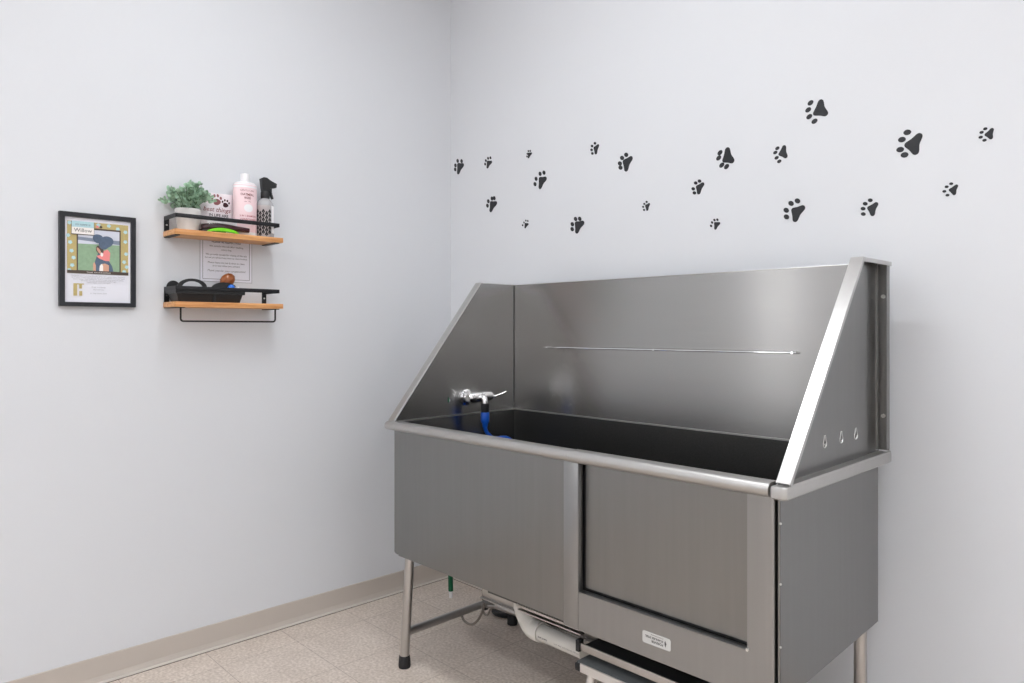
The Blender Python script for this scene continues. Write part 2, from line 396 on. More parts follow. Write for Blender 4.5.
# ------------------------------------------------------------------ framed poster
FY0, FY1, FZ0, FZ1 = -1.719, -1.479, 1.3285, 1.6535
t = thing('framed_poster', 'black framed adoption style poster of a dog on grass, left of the shelves', 'picture', (0, -1.6, 1.3285))
b = new(); fw = 0.0165
outer = [(FY0, FZ0), (FY1, FZ0), (FY1, FZ1), (FY0, FZ1)]
inner = [(FY0 + fw, FZ0 + fw - .002), (FY1 - fw, FZ0 + fw - .002), (FY1 - fw, FZ1 - fw), (FY0 + fw, FZ1 - fw)]
prism_x(b, [outer, inner], 0.0005, 0.020)
obj('frame', b, M['frame'], t, smooth=False)
poster = obj('poster', box(new(), 0.002, 0.012, FY0 + fw - .002, FY1 - fw + .002, FZ0 + fw - .004, FZ1 - fw + .002), M['paper'], t, smooth=False)
PX0, PX1, PZ0, PZ1 = FY0 + fw, FY1 - fw, FZ0 + fw, FZ1 - fw
pw, ph = PX1 - PX0, PZ1 - PZ0
def P2(u, v): return (PX0 + u * pw, PZ0 + v * ph)      # poster coordinates 0..1
layer = [0.0122]
def flat(name, uv, m, parent=poster):
    layer[0] += 0.00012
    b = new(); vs = [bm_v for bm_v in [b.verts.new((layer[0],) + P2(*p)) for p in uv]]
    b.faces.new(vs)
    return obj(name, b, m, parent, smooth=False)
def rect(u0, v0, u1, v1): return [(u0, v0), (u1, v0), (u1, v1), (u0, v1)]
def blob(cu, cv, ru, rv, rot=0, n=20, wob=0.0, ph0=0):
    o = []
    for i in range(n):
        a = 2 * PI * i / n; w = 1 + wob * math.sin(3 * a + ph0)
        x, y = math.cos(a) * ru * w, math.sin(a) * rv * w * (pw / ph) * 1.0
        o.append((cu + x * math.cos(rot) - y * math.sin(rot) * (ph / pw), cv + x * math.sin(rot) * (pw / ph) + y * math.cos(rot)))
    return o
flat('border_print', rect(0.035, 0.335, 0.965, 0.955), M['olive'])
b = new()
for (u, v) in [(.07,.93),(.5,.93),(.66,.93),(.80,.90),(.92,.87),(.08,.70),(.05,.78),(.10,.60),(.13,.52),(.11,.43),(.92,.75),(.93,.60),(.90,.50),(.94,.44),(.90,.38),(.07,.37),(.40,.915)]:
    ring = [(u + .030 * (1 + .13 * math.cos(5 * a + u * 9)) * math.cos(a), v + .021 * (1 + .13 * math.cos(5 * a + u * 9)) * math.sin(a)) for a in [2 * PI * i / 30 for i in range(30)]]
    b.faces.new([b.verts.new((layer[0] + .0002,) + P2(*p)) for p in ring])
obj('flower_print', b, M['sky_blue'], poster, smooth=False); layer[0] += 0.0003
flat('photo_border', rect(0.175, 0.365, 0.845, 0.885), M['brown_print'])
flat('photo_sky', rect(0.195, 0.375, 0.825, 0.865), M['sky_print'])
flat('photo_trees', [(0.195, 0.735), (0.825, 0.705), (0.825, 0.755), (0.6, 0.755), (0.4, 0.765), (0.195, 0.775)], M['tree_print'])
flat('photo_grass', [(0.195, 0.375), (0.825, 0.375), (0.825, 0.70), (0.195, 0.69)], M['green_print'])
flat('dog_body', [(.44,.375),(.73,.375),(.71,.44),(.66,.50),(.64,.56),(.60,.60),(.50,.60),(.47,.54),(.44,.47)], M['navy_print'])
flat('dog_leg', [(.42,.375),(.46,.375),(.46,.44),(.44,.48),(.42,.46)], M['tan_print'])
flat('dog_chest', [(.52,.375),(.66,.375),(.66,.45),(.60,.47),(.55,.46)], M['tan_print'])
flat('dog_bib', [(.51,.375),(.57,.375),(.57,.44),(.55,.465),(.52,.44)], M['white_print'])
flat('harness', [(.47,.555),(.50,.53),(.60,.50),(.67,.50),(.68,.60),(.64,.64),(.58,.62),(.56,.58)], M['pink_print'])
flat('dog_face', blob(.52, .63, .055, .075, 0.4), M['brown_print'])
flat('dog_muzzle', blob(.505, .62, .022, .060, 0.5), M['tan_print'])
flat('dog_blaze', blob(.55, .575, .022, .034, 0), M['white_print'])
flat('dog_ear', blob(.58, .69, .08, .07, -0.2, wob=.06), M['navy_print'])
flat('hat', blob(.49, .765, .078, .075, -0.1, wob=.04), M['navy_print'])
flat('hat_bow', blob(.63, .735, .098, .095, 0.2, wob=.04, ph0=1), M['navy_print'])
flat('caption_band', rect(0.035, 0.335, 0.965, 0.372), M['brown_print'])
flat('name_tag_outline', rect(0.095, 0.795, 0.435, 0.955), M['brown_print'])  # brown printed margin around the name tag
flat('name_tag', rect(0.10, 0.805, 0.43, 0.885), M['white_print'])
flat('name_tag_band', rect(0.10, 0.885, 0.43, 0.955), M['sky_blue'])
flat('logo', rect(0.125, 0.07, 0.18, 0.215), M['olive']); flat('logo', rect(0.125, 0.203, 0.28, 0.216), M['olive'])
flat('logo', rect(0.21, 0.155, 0.25, 0.203), M['olive']); flat('logo', rect(0.21, 0.07, 0.255, 0.125), M['olive'])
flat('photo_ornament', blob(.48, .905, .022, .022), M['pink_print']); flat('photo_ornament', blob(.535, .905, .022, .022), M['brown_print'])
layer[0] += 0.0003
fm = lambda u, v: (layer[0], u, v)
c = lambda u, v: P2(u, v)
def tl(s, u, v, size, *k): a = P2(u, v); return (s, a[0], a[1], size) + k
obj('lettering', text_bm(new(), [tl('Willow', .265, .828, .0185), tl('MY NAME IS', .265, .905, .0085)], fm), M['ink_grey'], poster, smooth=False)
obj('lettering', text_bm(new(), [tl('THANK YOU FOR VISITING', .5, .345, .0062)], fm), M['white_print'], poster, smooth=False)
obj('lettering', text_bm(new(), [tl('Come in and meet the friendly faces who greet every dog here', .5, .300, .0066), tl('and enjoy a clean and gentle self serve wash for your pup with', .5, .281, .0066),
    tl('warm water, mild shampoo, soft towels and room to shake', .5, .262, .0066), tl('off when you are all done and ready to go', .5, .243, .0066), tl('home happy and fresh again', .5, .224, .0066)], fm), M['ink_light'], poster, smooth=False)
obj('lettering', text_bm(new(), [tl('Dogs are family', .5, .170, .0070), tl('and we love', .5, .140, .0070), tl('to help them shine', .5, .095, .0070)], fm), M['ink_light'], poster, smooth=False)

# ------------------------------------------------------------------ notice paper behind the shelves
t = thing('notice_sheet', 'white printed notice sheet taped to the wall between the two shelves', 'sign', (0, -1.142, 1.4355))
NY0, NY1, NZ0, NZ1 = -1.2455, -1.038, 1.4355, 1.70
sheet = obj('sheet', box(new(), 0.0004, 0.0016, NY0, NY1, NZ0, NZ1), M['paper'], t, smooth=False)
b = new(); q = 0.010
prism_x(b, [[(NY0 + q, NZ0 + q), (NY1 - q, NZ0 + q), (NY1 - q, NZ1 - q), (NY0 + q, NZ1 - q)], [(NY0 + q + .0016, NZ0 + q + .0016), (NY1 - q - .0016, NZ0 + q + .0016), (NY1 - q - .0016, NZ1 - q - .0016), (NY0 + q + .0016, NZ1 - q - .0016)]], 0.0016, 0.0019)
prism_x(b, [[(NY0, NZ0), (NY1, NZ0), (NY1, NZ1), (NY0, NZ1)], [(NY0 + .0012, NZ0 + .0012), (NY1 - .0012, NZ0 + .0012), (NY1 - .0012, NZ1 - .0012), (NY0 + .0012, NZ1 - .0012)]], 0.0016, 0.0019)
obj('printed_border', b, M['ink_grey'], sheet, smooth=False)
nf = lambda u, v: (0.0020, u, v); nm = -1.142
obj('lettering', text_bm(new(), [('PLEASE BE RESPECTFUL!', nm, 1.5895, .0110, 0, .0002), ('We sanitize this tub after washing', nm, 1.5730, .0098), ('every dog.', nm, 1.5600, .0098),
    ('We provide towels for drying of the tub', nm, 1.5400, .0100), ('but ask you please hang them up when finished.', nm, 1.5280, .0088),
    ('Please leave the tub & drain as clean', nm, 1.5080, .0100), ('as it was when you arrived.', nm, 1.4960, .0100)], nf), M['ink'], sheet, smooth=False)
obj('lettering', text_bm(new(), [('Thank you for your cooperation!', nm, 1.4760, .0115, 0.35)], nf), M['ink_grey'], sheet, smooth=False)

# ------------------------------------------------------------------ shelves
def shelf(zb, lab, bar):
    y0, y1, d, th = -1.380, -0.965, 0.13, 0.0195
    t = thing('wall_shelf', lab, 'shelf', (0, -1.17, zb), 'pine and black metal wall shelves')
    obj('board', box(new(), 0.001, d, y0, y1, zb, zb + th, 0.0012), M['wood'], t)
    zr0, zr1 = zb + 0.062, zb + 0.077
    for yy in (y0 + .012, y1 - .022):
        b = new()
        box(b, 0.0006, 0.0035, yy - .009, yy + .009, zb - 0.003, zr1)          # wall tab
        box(b, 0.0006, d - .01, yy - .009, yy + .009, zb - 0.0035, zb - 0.0003)   # foot under the board
        box(b, 0.0035, 0.124, yy - .0016 - (0.007 if yy < -1.2 else -0.007), yy + .0016 - (0.007 if yy < -1.2 else -0.007), zr0, zr1)   # side arm
        obj('bracket', b, M['black_metal'], t, smooth=False)
    obj('rail', box(new(), 0.121, 0.1245, y0 + .003, y1 - .013, zr0, zr1, 0.0008), M['black_metal'], t)
    for yy in (y0 + .012, y1 - .022):
        s = new(); tube(s, [(0.0035, yy, zb + 0.045), (0.0055, yy, zb + 0.045)], 0.0032, 12); obj('screw', s, M['steel_dot'], t)
    if bar:
        xa = 0.098; ya, yb = -1.350, -0.984; zc = zb - 0.052
        pts = [(xa, ya, zb - 0.0005), (xa, ya, zc + .010)] + [(xa, ya + .010 - .010 * math.cos(a), zc + .010 - .010 * math.sin(a)) for a in (PI / 8, PI / 4, 3 * PI / 8)] + [(xa, ya + .010, zc)]
        pts += [(xa, yb - .010, zc)] + [(xa, yb - .010 + .010 * math.sin(a), zc + .010 - .010 * math.cos(a)) for a in (PI / 8, PI / 4, 3 * PI / 8)] + [(xa, yb, zc + .010), (xa, yb, zb - 0.0005)]
        b = new(); tube(b, pts, 0.0034, 10)
        box(b, xa - .012, xa + .012, ya - .012, ya + .012, zb - .003, zb - .0004); box(b, xa - .012, xa + .012, yb - .012, yb + .012, zb - .003, zb - .0004)
        obj('towel_bar', b, M['black_metal'], t)
    return t
ZU, ZL = 1.5955, 1.3305
shelf(ZU, 'upper pine wall shelf with black rail, holding plant and bottles', False)
shelf(ZL, 'lower pine wall shelf with black rail and towel bar underneath', True)
SU, SL = ZU + 0.0195, ZL + 0.0195      # board tops

# plant
pc = (0.062, -1.311)
t = thing('potted_plant', 'small potted eucalyptus plant in a whitewashed pot on the upper shelf', 'plant', (pc[0], pc[1], SU))
b = new(); lathe(b, [(0.028, SU), (0.034, SU + .004), (0.040, SU + .03), (0.0445, SU + .055), (0.045, SU + .064), (0.046, SU + .066), (0.046, SU + .082), (0.044, SU + .084), (0.041, SU + .082), (0.041, SU + .070)], *pc, n=32)
obj('pot', b, M['pot'], t)
obj('soil', lathe(new(), [(0.040, SU + .072), (0.040, SU + .076), (0.02, SU + .080)], *pc), M['soil'], t)
lv, st = new(), new()
def leaf(bm, p, d, r):
    d = d.normalized(); up = Vector((random.uniform(-1, 1), random.uniform(-1, 1), random.uniform(-1, 1)))
    s = d.cross(up).normalized(); n = s.cross(d)
    ring = []
    for i in range(9):
        a = 2 * PI * i / 9; u = (1 - math.cos(a)) * 0.5; w = math.sin(a) * 0.5 * (0.95 + 0.1 * u)
        ring.append(bm.verts.new(p + d * (u * r * 2.0) + s * (w * r * 1.7) + n * (r * 0.35 * (w * w * 4) + r * 0.12 * math.sin(u * 3))))
    cv = bm.verts.new(p + d * r * 1.0 - n * r * 0.05)
    for i in range(9): bm.faces.new([cv, ring[i], ring[(i + 1) % 9]])
for k in range(40):
    a = 2 * PI * k / 46 * 5.3 + random.uniform(-.3, .3); tilt = random.uniform(0.1, 1.25)
    ln = random.uniform(0.06, 0.105) * (1.0 if tilt < 0.9 else 1.0)
    dx, dy = math.cos(a), math.sin(a)
    base = Vector((pc[0] + dx * .018, pc[1] + dy * .018, SU + .075))
    sc_x = 0.50 if dx < 0 else 0.75
    tip = base + Vector((dx * math.sin(tilt) * ln * sc_x, dy * math.sin(tilt) * ln * (0.78 if dy < 0 else 0.95), math.cos(tilt) * ln * 1.0 + 0.008 - max(0, tilt - .95) * .05))
    mid = (base + tip) / 2 + Vector((0, 0, 0.015))
    path = smooth_path([base, mid, tip], 4); tube(st, path, 0.0010, 5)
    for j in range(2, len(path)):
        p = path[j]
        dd = (path[j] - path[j - 1]).normalized()
        for s_ in (1, -1):
            side = dd.cross(Vector((random.uniform(-1, 1), random.uniform(-1, 1), 0.6))).normalized() * s_
            leaf(lv, p, side + dd * 0.5, random.uniform(0.0068, 0.0100))
    leaf(lv, path[-1], dd, 0.008)
for v in lv.verts:
    if v.co.x < 0.004: v.co.x = 0.004 + random.uniform(0, .003)
obj('foliage', lv, M['leaf'], t); obj('stems', st, M['stem'], t)

# best things sign
t = thing('block_sign', 'white block sign with two paw prints and best things lettering', 'sign', (0.03, -1.175, SU))
gy0, gy1, gz1 = -1.254, -1.122, SU + 0.164
GX0, GX1 = 0.018, 0.032
obj('block', box(new(), GX0, GX1, gy0, gy1, SU, gz1, 0.001), M['signface'], t)
gf = lambda u, v: (GX1 + 0.0004, u, v)
def tiny_paw(bm, cu, cv, s, rot, x):
    R = Matrix.Rotation(rot, 2)
    def g(p): q = R @ Vector((p[0] * s, p[1] * s)); return (x, cu + q.x, cv + q.y)
    def fill(pts):
        bm.faces.new([bm.verts.new(g(p)) for p in pts])
    fill([(0.36 * math.cos(a) * (1 + .12 * math.sin(3 * a + PI / 2)), -0.15 + 0.31 * math.sin(a)) for a in [2 * PI * i / 24 for i in range(24)]])
    for (u, v) in ((-.42, .20), (-.16, .45), (.17, .45), (.43, .20)):
        fill([(u + .115 * math.cos(a), v + .16 * math.sin(a)) for a in [2 * PI * i / 14 for i in range(14)]])
b = new(); tiny_paw(b, -1.193, SU + .136, .040, 0.12, GX1 + .0005); obj('paw_mark', b, M['rose'], t, smooth=False)
b = new(); tiny_paw(b, -1.158, SU + .126, .030, -0.12, GX1 + .0005); obj('paw_mark', b, M['plum'], t, smooth=False)
obj('lettering', text_bm(new(), [('best things', -1.192, SU + .092, .0245, 0.25, .0003)], gf), M['rose'], t, smooth=False)
obj('lettering', text_bm(new(), [('IN LIFE ARE', -1.185, SU + .073, .0150, 0, .0003), ('FURRY', -1.185, SU + .034, .022)], gf), M['ink'], t, smooth=False)

# pink shampoo bottle
bc = (0.060, -1.092)
t = thing('shampoo_bottle', 'tall pink shampoo bottle with white cap beside the spray bottle', 'bottle', (bc[0], bc[1], SU))
br, bh = 0.0465, 0.213
def ell(prof, m, name): return obj(name, lathe(new(), prof, bc[0], bc[1], n=40, sx=0.72, sy=1.0), m, t)
body = ell([(br - .004, SU), (br, SU + .005), (br, SU + .03), (br, SU + bh - .012), (br - .002, SU + bh - .006), (br - .010, SU + bh), (0.016, SU + bh + .004)], M['pink'], 'bottle_body')
ell([(br - .003, SU + .001), (br + .0006, SU + .005), (br + .0006, SU + .016)], M['white_plastic'], 'base_band')
ell([(br + .0005, SU + bh - .022), (br - .0005, SU + bh - .008), (br - .009, SU + bh + .0008), (0.017, SU + bh + .005)], M['white_plastic'], 'shoulder')
cp = new(); lathe(cp, [(0.0165, SU + bh + .003), (0.0170, SU + bh + .005), (0.0170, SU + bh + .034), (0.0160, SU + bh + .036), (0.0, SU + bh + .036)], bc[0], bc[1], n=28)
obj('cap', cp, M['white_plastic'], t)
def bf(u, v):   # wrap onto the front of the bottle
    yy = max(-0.95, min(0.95, (u) / br)); a = math.asin(yy * 0.9) * 1.0
    return (bc[0] + (br + .0009) * 0.72 * math.cos(a), bc[1] + (br + .0009) * math.sin(a), v)
# the label is turned a little towards the viewer
obj('lettering', text_bm(new(), [('GENTLE CARE', -.004, SU + .176, .0095), ('OATMEAL', -.004, SU + .159, .0125, 0, .0003), ('ROSE', -.004, SU + .146, .0115, 0, .0003), ('~ ~', -.004, SU + .130, .02)], bf), M['rose'], body, smooth=False)
obj('lettering', text_bm(new(), [('2 IN 1 SHAMPOO', 0.0, SU + .076, .0092, 0, .0002), ('CONDITIONER', 0.0, SU + .062, .0098, 0, .0002)], bf), M['red_ink'], body, smooth=False)
b = new()
def flatblob(bm, pts): bm.faces.new([bm.verts.new(bf(*p)) for p in pts])
for k in range(-9, 9):
    u0, u1 = k / 9 * .0195, (k + 1) / 9 * .0195; h0, h1 = [.0155 * math.sqrt(max(0, 1 - (u / .0195) ** 2)) for u in (u0, u1)]
    b.faces.new([b.verts.new(bf(*p)) for p in ((u0, SU + .110 - h0), (u1, SU + .110 - h1), (u1, SU + .110 + h1 + .0001), (u0, SU + .110 + h0 + .0001))])
obj('white_emblem', b, M['white_plastic'], body, smooth=False)

# spray bottle
sb = (0.062, -1.010)
t = thing('spray_bottle', 'clear spray bottle with black trigger and damask label, right end of shelf', 'bottle', (sb[0], sb[1], SU))
sr, sh = 0.0340, 0.150
body = obj('bottle_body', lathe(new(), [(sr - .003, SU), (sr, SU + .004), (sr, SU + sh - .02), (sr - .004, SU + sh - .006), (sr - .014, SU + sh + .006), (0.013, SU + sh + .012), (0.013, SU + sh + .018)], *sb, n=36), M['clear'], t)
def wrap(a0, a1, z0, z1, rr, m, name, parent):
    b = new(); n = 16; A = []
    for i in range(n + 1):
        a = a0 + (a1 - a0) * i / n
        A.append([b.verts.new((sb[0] + rr * math.cos(a), sb[1] + rr * math.sin(a), z)) for z in (z0, z1)])
    for i in range(n): b.faces.new([A[i][0], A[i + 1][0], A[i + 1][1], A[i][1]])
    return obj(name, b, m, parent)
wrap(-1.9, 0.20, SU + .006, SU + sh - .020, sr + .0006, M['label_grey'], 'label', body)
wrap(0.35, 0.95, SU + .02, SU + sh - .02, sr + .0006, M['white_plastic'], 'white_label_strip', body)
def sf(a, z, rr=sr + .0012): return (sb[0] + rr * math.cos(a), sb[1] + rr * math.sin(a), z)
b = new()
for i in range(6):
    for j in range(6):
        ca = -1.7 + i * 0.36; cz = SU + .016 + j * .0165 + (0.008 if i % 2 else 0)
        if cz > SU + sh - .043: continue
        for (da, dz, ra, rz) in ((0, 0.003, .10, .0052), (-.11, -.002, .07, .0042), (.11, -.002, .07, .0042), (0, -.0058, .06, .0030)):
            b.faces.new([b.verts.new(sf(ca + da + ra * math.cos(x), cz + dz + rz * math.sin(x))) for x in [2 * PI * k / 12 for k in range(12)]])
obj('damask_pattern', b, M['ink'], body, smooth=False)
hz = SU + sh + .016
hd = new(); lathe(hd, [(0.0165, hz - .004), (0.0175, hz), (0.0175, hz + .020), (0.015, hz + .024)], *sb, n=24)
prism_x(hd, [[(sb[1] - .020, hz + .074), (sb[1] - .013, hz + .020), (sb[1] + .013, hz + .020), (sb[1] + .017, hz + .038), (sb[1] + .044, hz + .044), (sb[1] + .046, hz + .060), (sb[1] + .020, hz + .070), (sb[1] + .004, hz + .080), (sb[1] - .010, hz + .080)]], sb[0] - .010, sb[0] + .010)
obj('spray_head', hd, M['black_plastic'], t)
tr = new(); prism_x(tr, [[(sb[1] + .016, hz + .042), (sb[1] + .027, hz + .042), (sb[1] + .027, hz + .022), (sb[1] + .034, hz - .002), (sb[1] + .028, hz - .004), (sb[1] + .019, hz + .018)]], sb[0] - .005, sb[0] + .005)
obj('trigger', tr, M['black_plastic'], t)

# brush and green grooming tool
t = thing('dog_brush', 'dark plum handled brush lying on the upper shelf behind the green tool', 'brush', (0.088, -1.16, SU))
b = new(); pts = smooth_path([(0.086, -1.270, SU + .018), (0.092, -1.225, SU + .023), (0.102, -1.17, SU + .023), (0.108, -1.13, SU + .021), (0.110, -1.098, SU + .019)], 5)
nn = len(pts); tube(b, pts, [0.013 + 0.004 * math.sin(PI * min(1, i / (nn * .6))) - 0.004 * (i / nn) for i in range(nn)], 14)
obj('handle', b, M['plum'], t)
b = new(); box(b, 0.068, 0.106, -1.275, -1.185, SU + .0005, SU + .012, .003); obj('pad', b, M['rubber'], t)
b = new()
for i in range(13):
    for j in range(3):
        y = -1.245 + i * .0085; x = 0.080 + j * .009
        tube(b, [(x, y, SU + .032), (x, y, SU + .047)], 0.0026, 5)
obj('bristles', b, M['white_plastic'], t)
t = thing('grooming_tool', 'lime green arched grooming comb at the front of the upper shelf', 'comb', (0.112, -1.17, SU))
b = new(); n = 14; up, dn = [], []
for i in range(n + 1):
    s = i / n; y = -1.262 + s * 0.122; h = 0.0175 * math.sin(PI * s) ** 0.6
    up.append((y, SU + .0015 + h)); dn.append((y, SU + .0005 + max(0, h - .009) * (0.75 if 0.28 < s < 0.72 else 1)))
prism_x(b, [up + list(reversed([(y + (0.002 if k == 0 else (-0.002 if k == n else 0)), z) for k, (y, z) in enumerate(dn)]))], 0.112, 0.1195)
obj('handle', b, M['lime'], t)
b = new()
for i in range(16): tube(b, [(0.1155, -1.230 + i * .0036, SU + .0004), (0.1155, -1.230 + i * .0036, SU + .013)], 0.0008, 5)
obj('teeth', b, M['lime'], t)

# caddy on the lower shelf
t = thing('grooming_caddy', 'black plastic carry caddy with arched handles on the lower shelf', 'caddy', (0.065, -1.26, SL))
cy0, cy1, cx0, cx1, ch = -1.372, -1.120, 0.012, 0.116, 0.046
b = new(); tp = 0.012
def loop(x0, x1, y0, y1, z): return [b.verts.new(p) for p in ((x0, y0, z), (x1, y0, z), (x1, y1, z), (x0, y1, z))]
A = loop(cx0 + tp, cx1 - tp, cy0 + tp, cy1 - tp, SL + .0005); B = loop(cx0, cx1, cy0, cy1, SL + ch)
Ci = loop(cx0 + .003, cx1 - .003, cy0 + .003, cy1 - .003, SL + ch); D = loop(cx0 + tp + .002, cx1 - tp - .002, cy0 + tp + .002, cy1 - tp - .002, SL + .003)
for P, Q in ((A, B), (B, Ci), (Ci, D)):
    for k in range(4): b.faces.new([P[k], P[(k + 1) % 4], Q[(k + 1) % 4], Q[k]])
b.faces.new(list(reversed(A))); b.faces.new(D)
box(b, cx0 + .004, cx1 - .004, -1.236, -1.228, SL + .003, SL + ch - .001)
box(b, cx1 - .012, cx1 - .002, -1.2365, -1.2275, SL + .0005, SL + ch - .004)
obj('tray', b, M['black_plastic'], t, smooth=False)
rm = new(); prism_z(rm, [[(cx0 - .003, cy0 - .003), (cx1 + .003, cy0 - .003), (cx1 + .003, cy1 + .003), (cx0 - .003, cy1 + .003)], [(cx0 + .003, cy0 + .003), (cx1 - .003, cy0 + .003), (cx1 - .003, cy1 - .003), (cx0 + .003, cy1 - .003)]], SL + ch - .015, SL + ch + .001)
obj('rim', rm, M['black_plastic'], t, smooth=False)
def arch(yc, w, h, x, hole):
    o = [(yc - w / 2 - .014, SL + ch)] + [(yc - w / 2 * math.cos(a), SL + ch + h * (0.25 + 0.75 * math.sin(a)) if 0 < a < PI else SL + ch) for a in [PI * i / 14 for i in range(15)]] + [(yc + w / 2 + .014, SL + ch)]
    L = [o]
    if hole: L.append([(yc + (w / 2 - .016) * math.cos(a), SL + ch + .008 + (h - .018) * max(0, math.sin(a))) for a in [PI * i / 12 for i in range(13)]])
    return prism_x(new(), L, x - .002, x + .002)
obj('handle', arch(-1.300, 0.108, 0.043, 0.075, True), M['black_plastic'], t, smooth=False)
obj('handle', arch(-1.180, 0.100, 0.034, 0.075, False), M['black_plastic'], t, smooth=False)
obj('handle', arch(-1.350, 0.050, 0.036, 0.020, False), M['black_plastic'], t, smooth=False)
# what stands in the caddy
t = thing('rubber_curry_brush', 'round amber curry brush sticking up out of the black caddy', 'brush', (0.055, -1.155, SL + .004))
cc = Vector((0.051, -1.158, SL + .090)); b = new()
bmesh.ops.create_uvsphere(b, u_segments=28, v_segments=18, radius=1)
for v in b.verts:
    w = 1 + 0.035 * math.sin(v.co.z * 26)
    v.co = Vector((v.co.x * .018 * w, v.co.y * .032 * w, v.co.z * .025))
    v.co = Matrix.Rotation(0.7, 3, 'X') @ v.co + cc
obj('head', b, M['amber'], t)
b = new(); tube(b, smooth_path([(0.050, -1.174, SL + .074), (0.048, -1.184, SL + .050), (0.050, -1.188, SL + .006)], 4), [0.012] * 8 + [0.012], 12); obj('handle', b, M['tan_print'], t)
t = thing('blue_pump_ball', 'small blue ball shaped squeeze bottle in the black caddy', 'bottle', (0.09, -1.14, SL + .004))
b = new(); lathe(b, [(0.007, SL + .0035), (0.011, SL + .012), (0.0140, SL + .044), (0.0140, SL + .060), (0.009, SL + .069), (0.003, SL + .071)], 0.0915, -1.160, n=22); obj('bulb', b, M['blue2'], t)
b = new(); tube(b, [(0.090, -1.1365, SL + .0036), (0.090, -1.1365, SL + .064)], 0.0075, 14); obj('white_cap', b, M['white_plastic'], t)

# ------------------------------------------------------------------ wash tub
TH = 0.0096; PXT = 2.07
def tub_world(x, y, z=0.0):
    dx = x - PXT; c_, s_ = math.cos(TH), math.sin(TH)
    return Vector((c_ * dx - s_ * y + PXT, s_ * dx + c_ * y, z))
XL, XR = 0.614, 2.090           # inner faces of the end sheets
YB, YF = -0.130, -0.741         # back splash, front panel
ZR, ZT = 0.906, 1.438           # rim, top of splash
tub = thing('wash_tub', 'large stainless steel dog wash tub with high splash guard on legs', 'wash tub', (1.35, -0.43, 0), rotz=TH, world=tub_world(1.35, -0.43))
def T(name, bm, m, parent=tub, **k): return obj(name, bm, m, parent, **k)
YS = -0.322      # y where the slope meets the top edge
def keyhole(y, z, s=1.0):
    o = [(y + .0070 * s * math.cos(a), z - .004 * s + .0070 * s * math.sin(a)) for a in [(-1.28 * PI + 1.56 * PI * i / 14) for i in range(15)]]
    return o + [(y + .0020 * s, z + .0105 * s), (y - .0020 * s, z + .0105 * s)]
# back splash
b = new(); box(b, XL, XR, YB, YB + .002, ZR - .004, ZT); box(b, XL, XR, YB, -0.112, ZT - .001, ZT + .001)
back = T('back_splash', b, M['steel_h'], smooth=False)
# left end sheet, with one keyhole
b = new()
prism_x(b, [[(-0.752, ZR - .004), (YS, ZT), (YB, ZT), (YB, ZR - .004)], keyhole(-.492, .969)], XL - .002, XL)
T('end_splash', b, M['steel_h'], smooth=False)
def thick(p, q, d):   # thin strip polygon along p->q, offset d to its left normal
    P, Q = Vector(p), Vector(q); n = (Q - P).normalized(); n = Vector((-n.y, n.x)) * d
    return [tuple(P), tuple(Q), tuple(Q + n), tuple(P + n)]
b = new()
prism_x(b, [thick((-0.757, ZR + .001), (YS, ZT + .002), 0.002)], XL - .031, XL)
prism_x(b, [thick((-0.757, ZR + .001), (YS, ZT + .002), -0.008)], XL - .031, XL - .029)
box(b, XL - .031, XL, YS, -0.112, ZT, ZT + .002)
box(b, XL - .031, XL, -0.114, -0.112, ZR, ZT)
T('edge_flange', b, M['steel_rim'], smooth=False)
# right end sheet with three keyholes
b = new()
prism_x(b, [[(-0.752, ZR - .004), (YS, ZT), (-0.215, ZT), (-0.215, ZR - .004)], keyhole(-.497, .971, 1.4), keyhole(-.393, .971, 1.4), keyhole(-.294, .970, 1.4)], XR, XR + .002)
prism_x(b, [[(-0.215, ZR - .004), (-0.215, ZT), (YB + .018, ZT), (YB + .018, ZR - .004)]], XR - .004, XR - .002)
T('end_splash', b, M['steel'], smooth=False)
b = new()
prism_x(b, [thick((-0.757, ZR + .001), (YS, ZT + .002), 0.002)], XR, XR + .033)
prism_x(b, [thick((-0.757, ZR + .001), (YS, ZT + .002), -0.009)], XR + .0310, XR + .033)
box(b, XR, XR + .033, YS, -0.112, ZT, ZT + .002); box(b, XR + .031, XR + .033, YS, -0.112, ZT - .009, ZT)
fl = T('edge_flange', b, M['steel_flange'], smooth=False)
b = new(); box(b, XR - .002, XR + .027, -0.114, -0.112, ZR, ZT); box(b, XR + .0255, XR + .0275, -0.136, -0.112, ZR + .004, ZT - .002)
wf2 = T('wall_flange', b, M['steel'], smooth=False)
for zz in (1.343, 1.003):
    b = new(); tube(b, [(XR + .012, -0.114, zz), (XR + .012, -0.120, zz)], 0.0055, 12); T('bolt', b, M['steel_dot'], wf2)
for yk, zk in ((-.497, .971), (-.393, .971), (-.294, .970)):
    b = new(); tube(b, [(XR + .0022, p[0], p[1]) for p in keyhole(yk, zk, 1.4)], 0.0014, 6, closed=True); T('keyhole_rim', b, M['alu'])
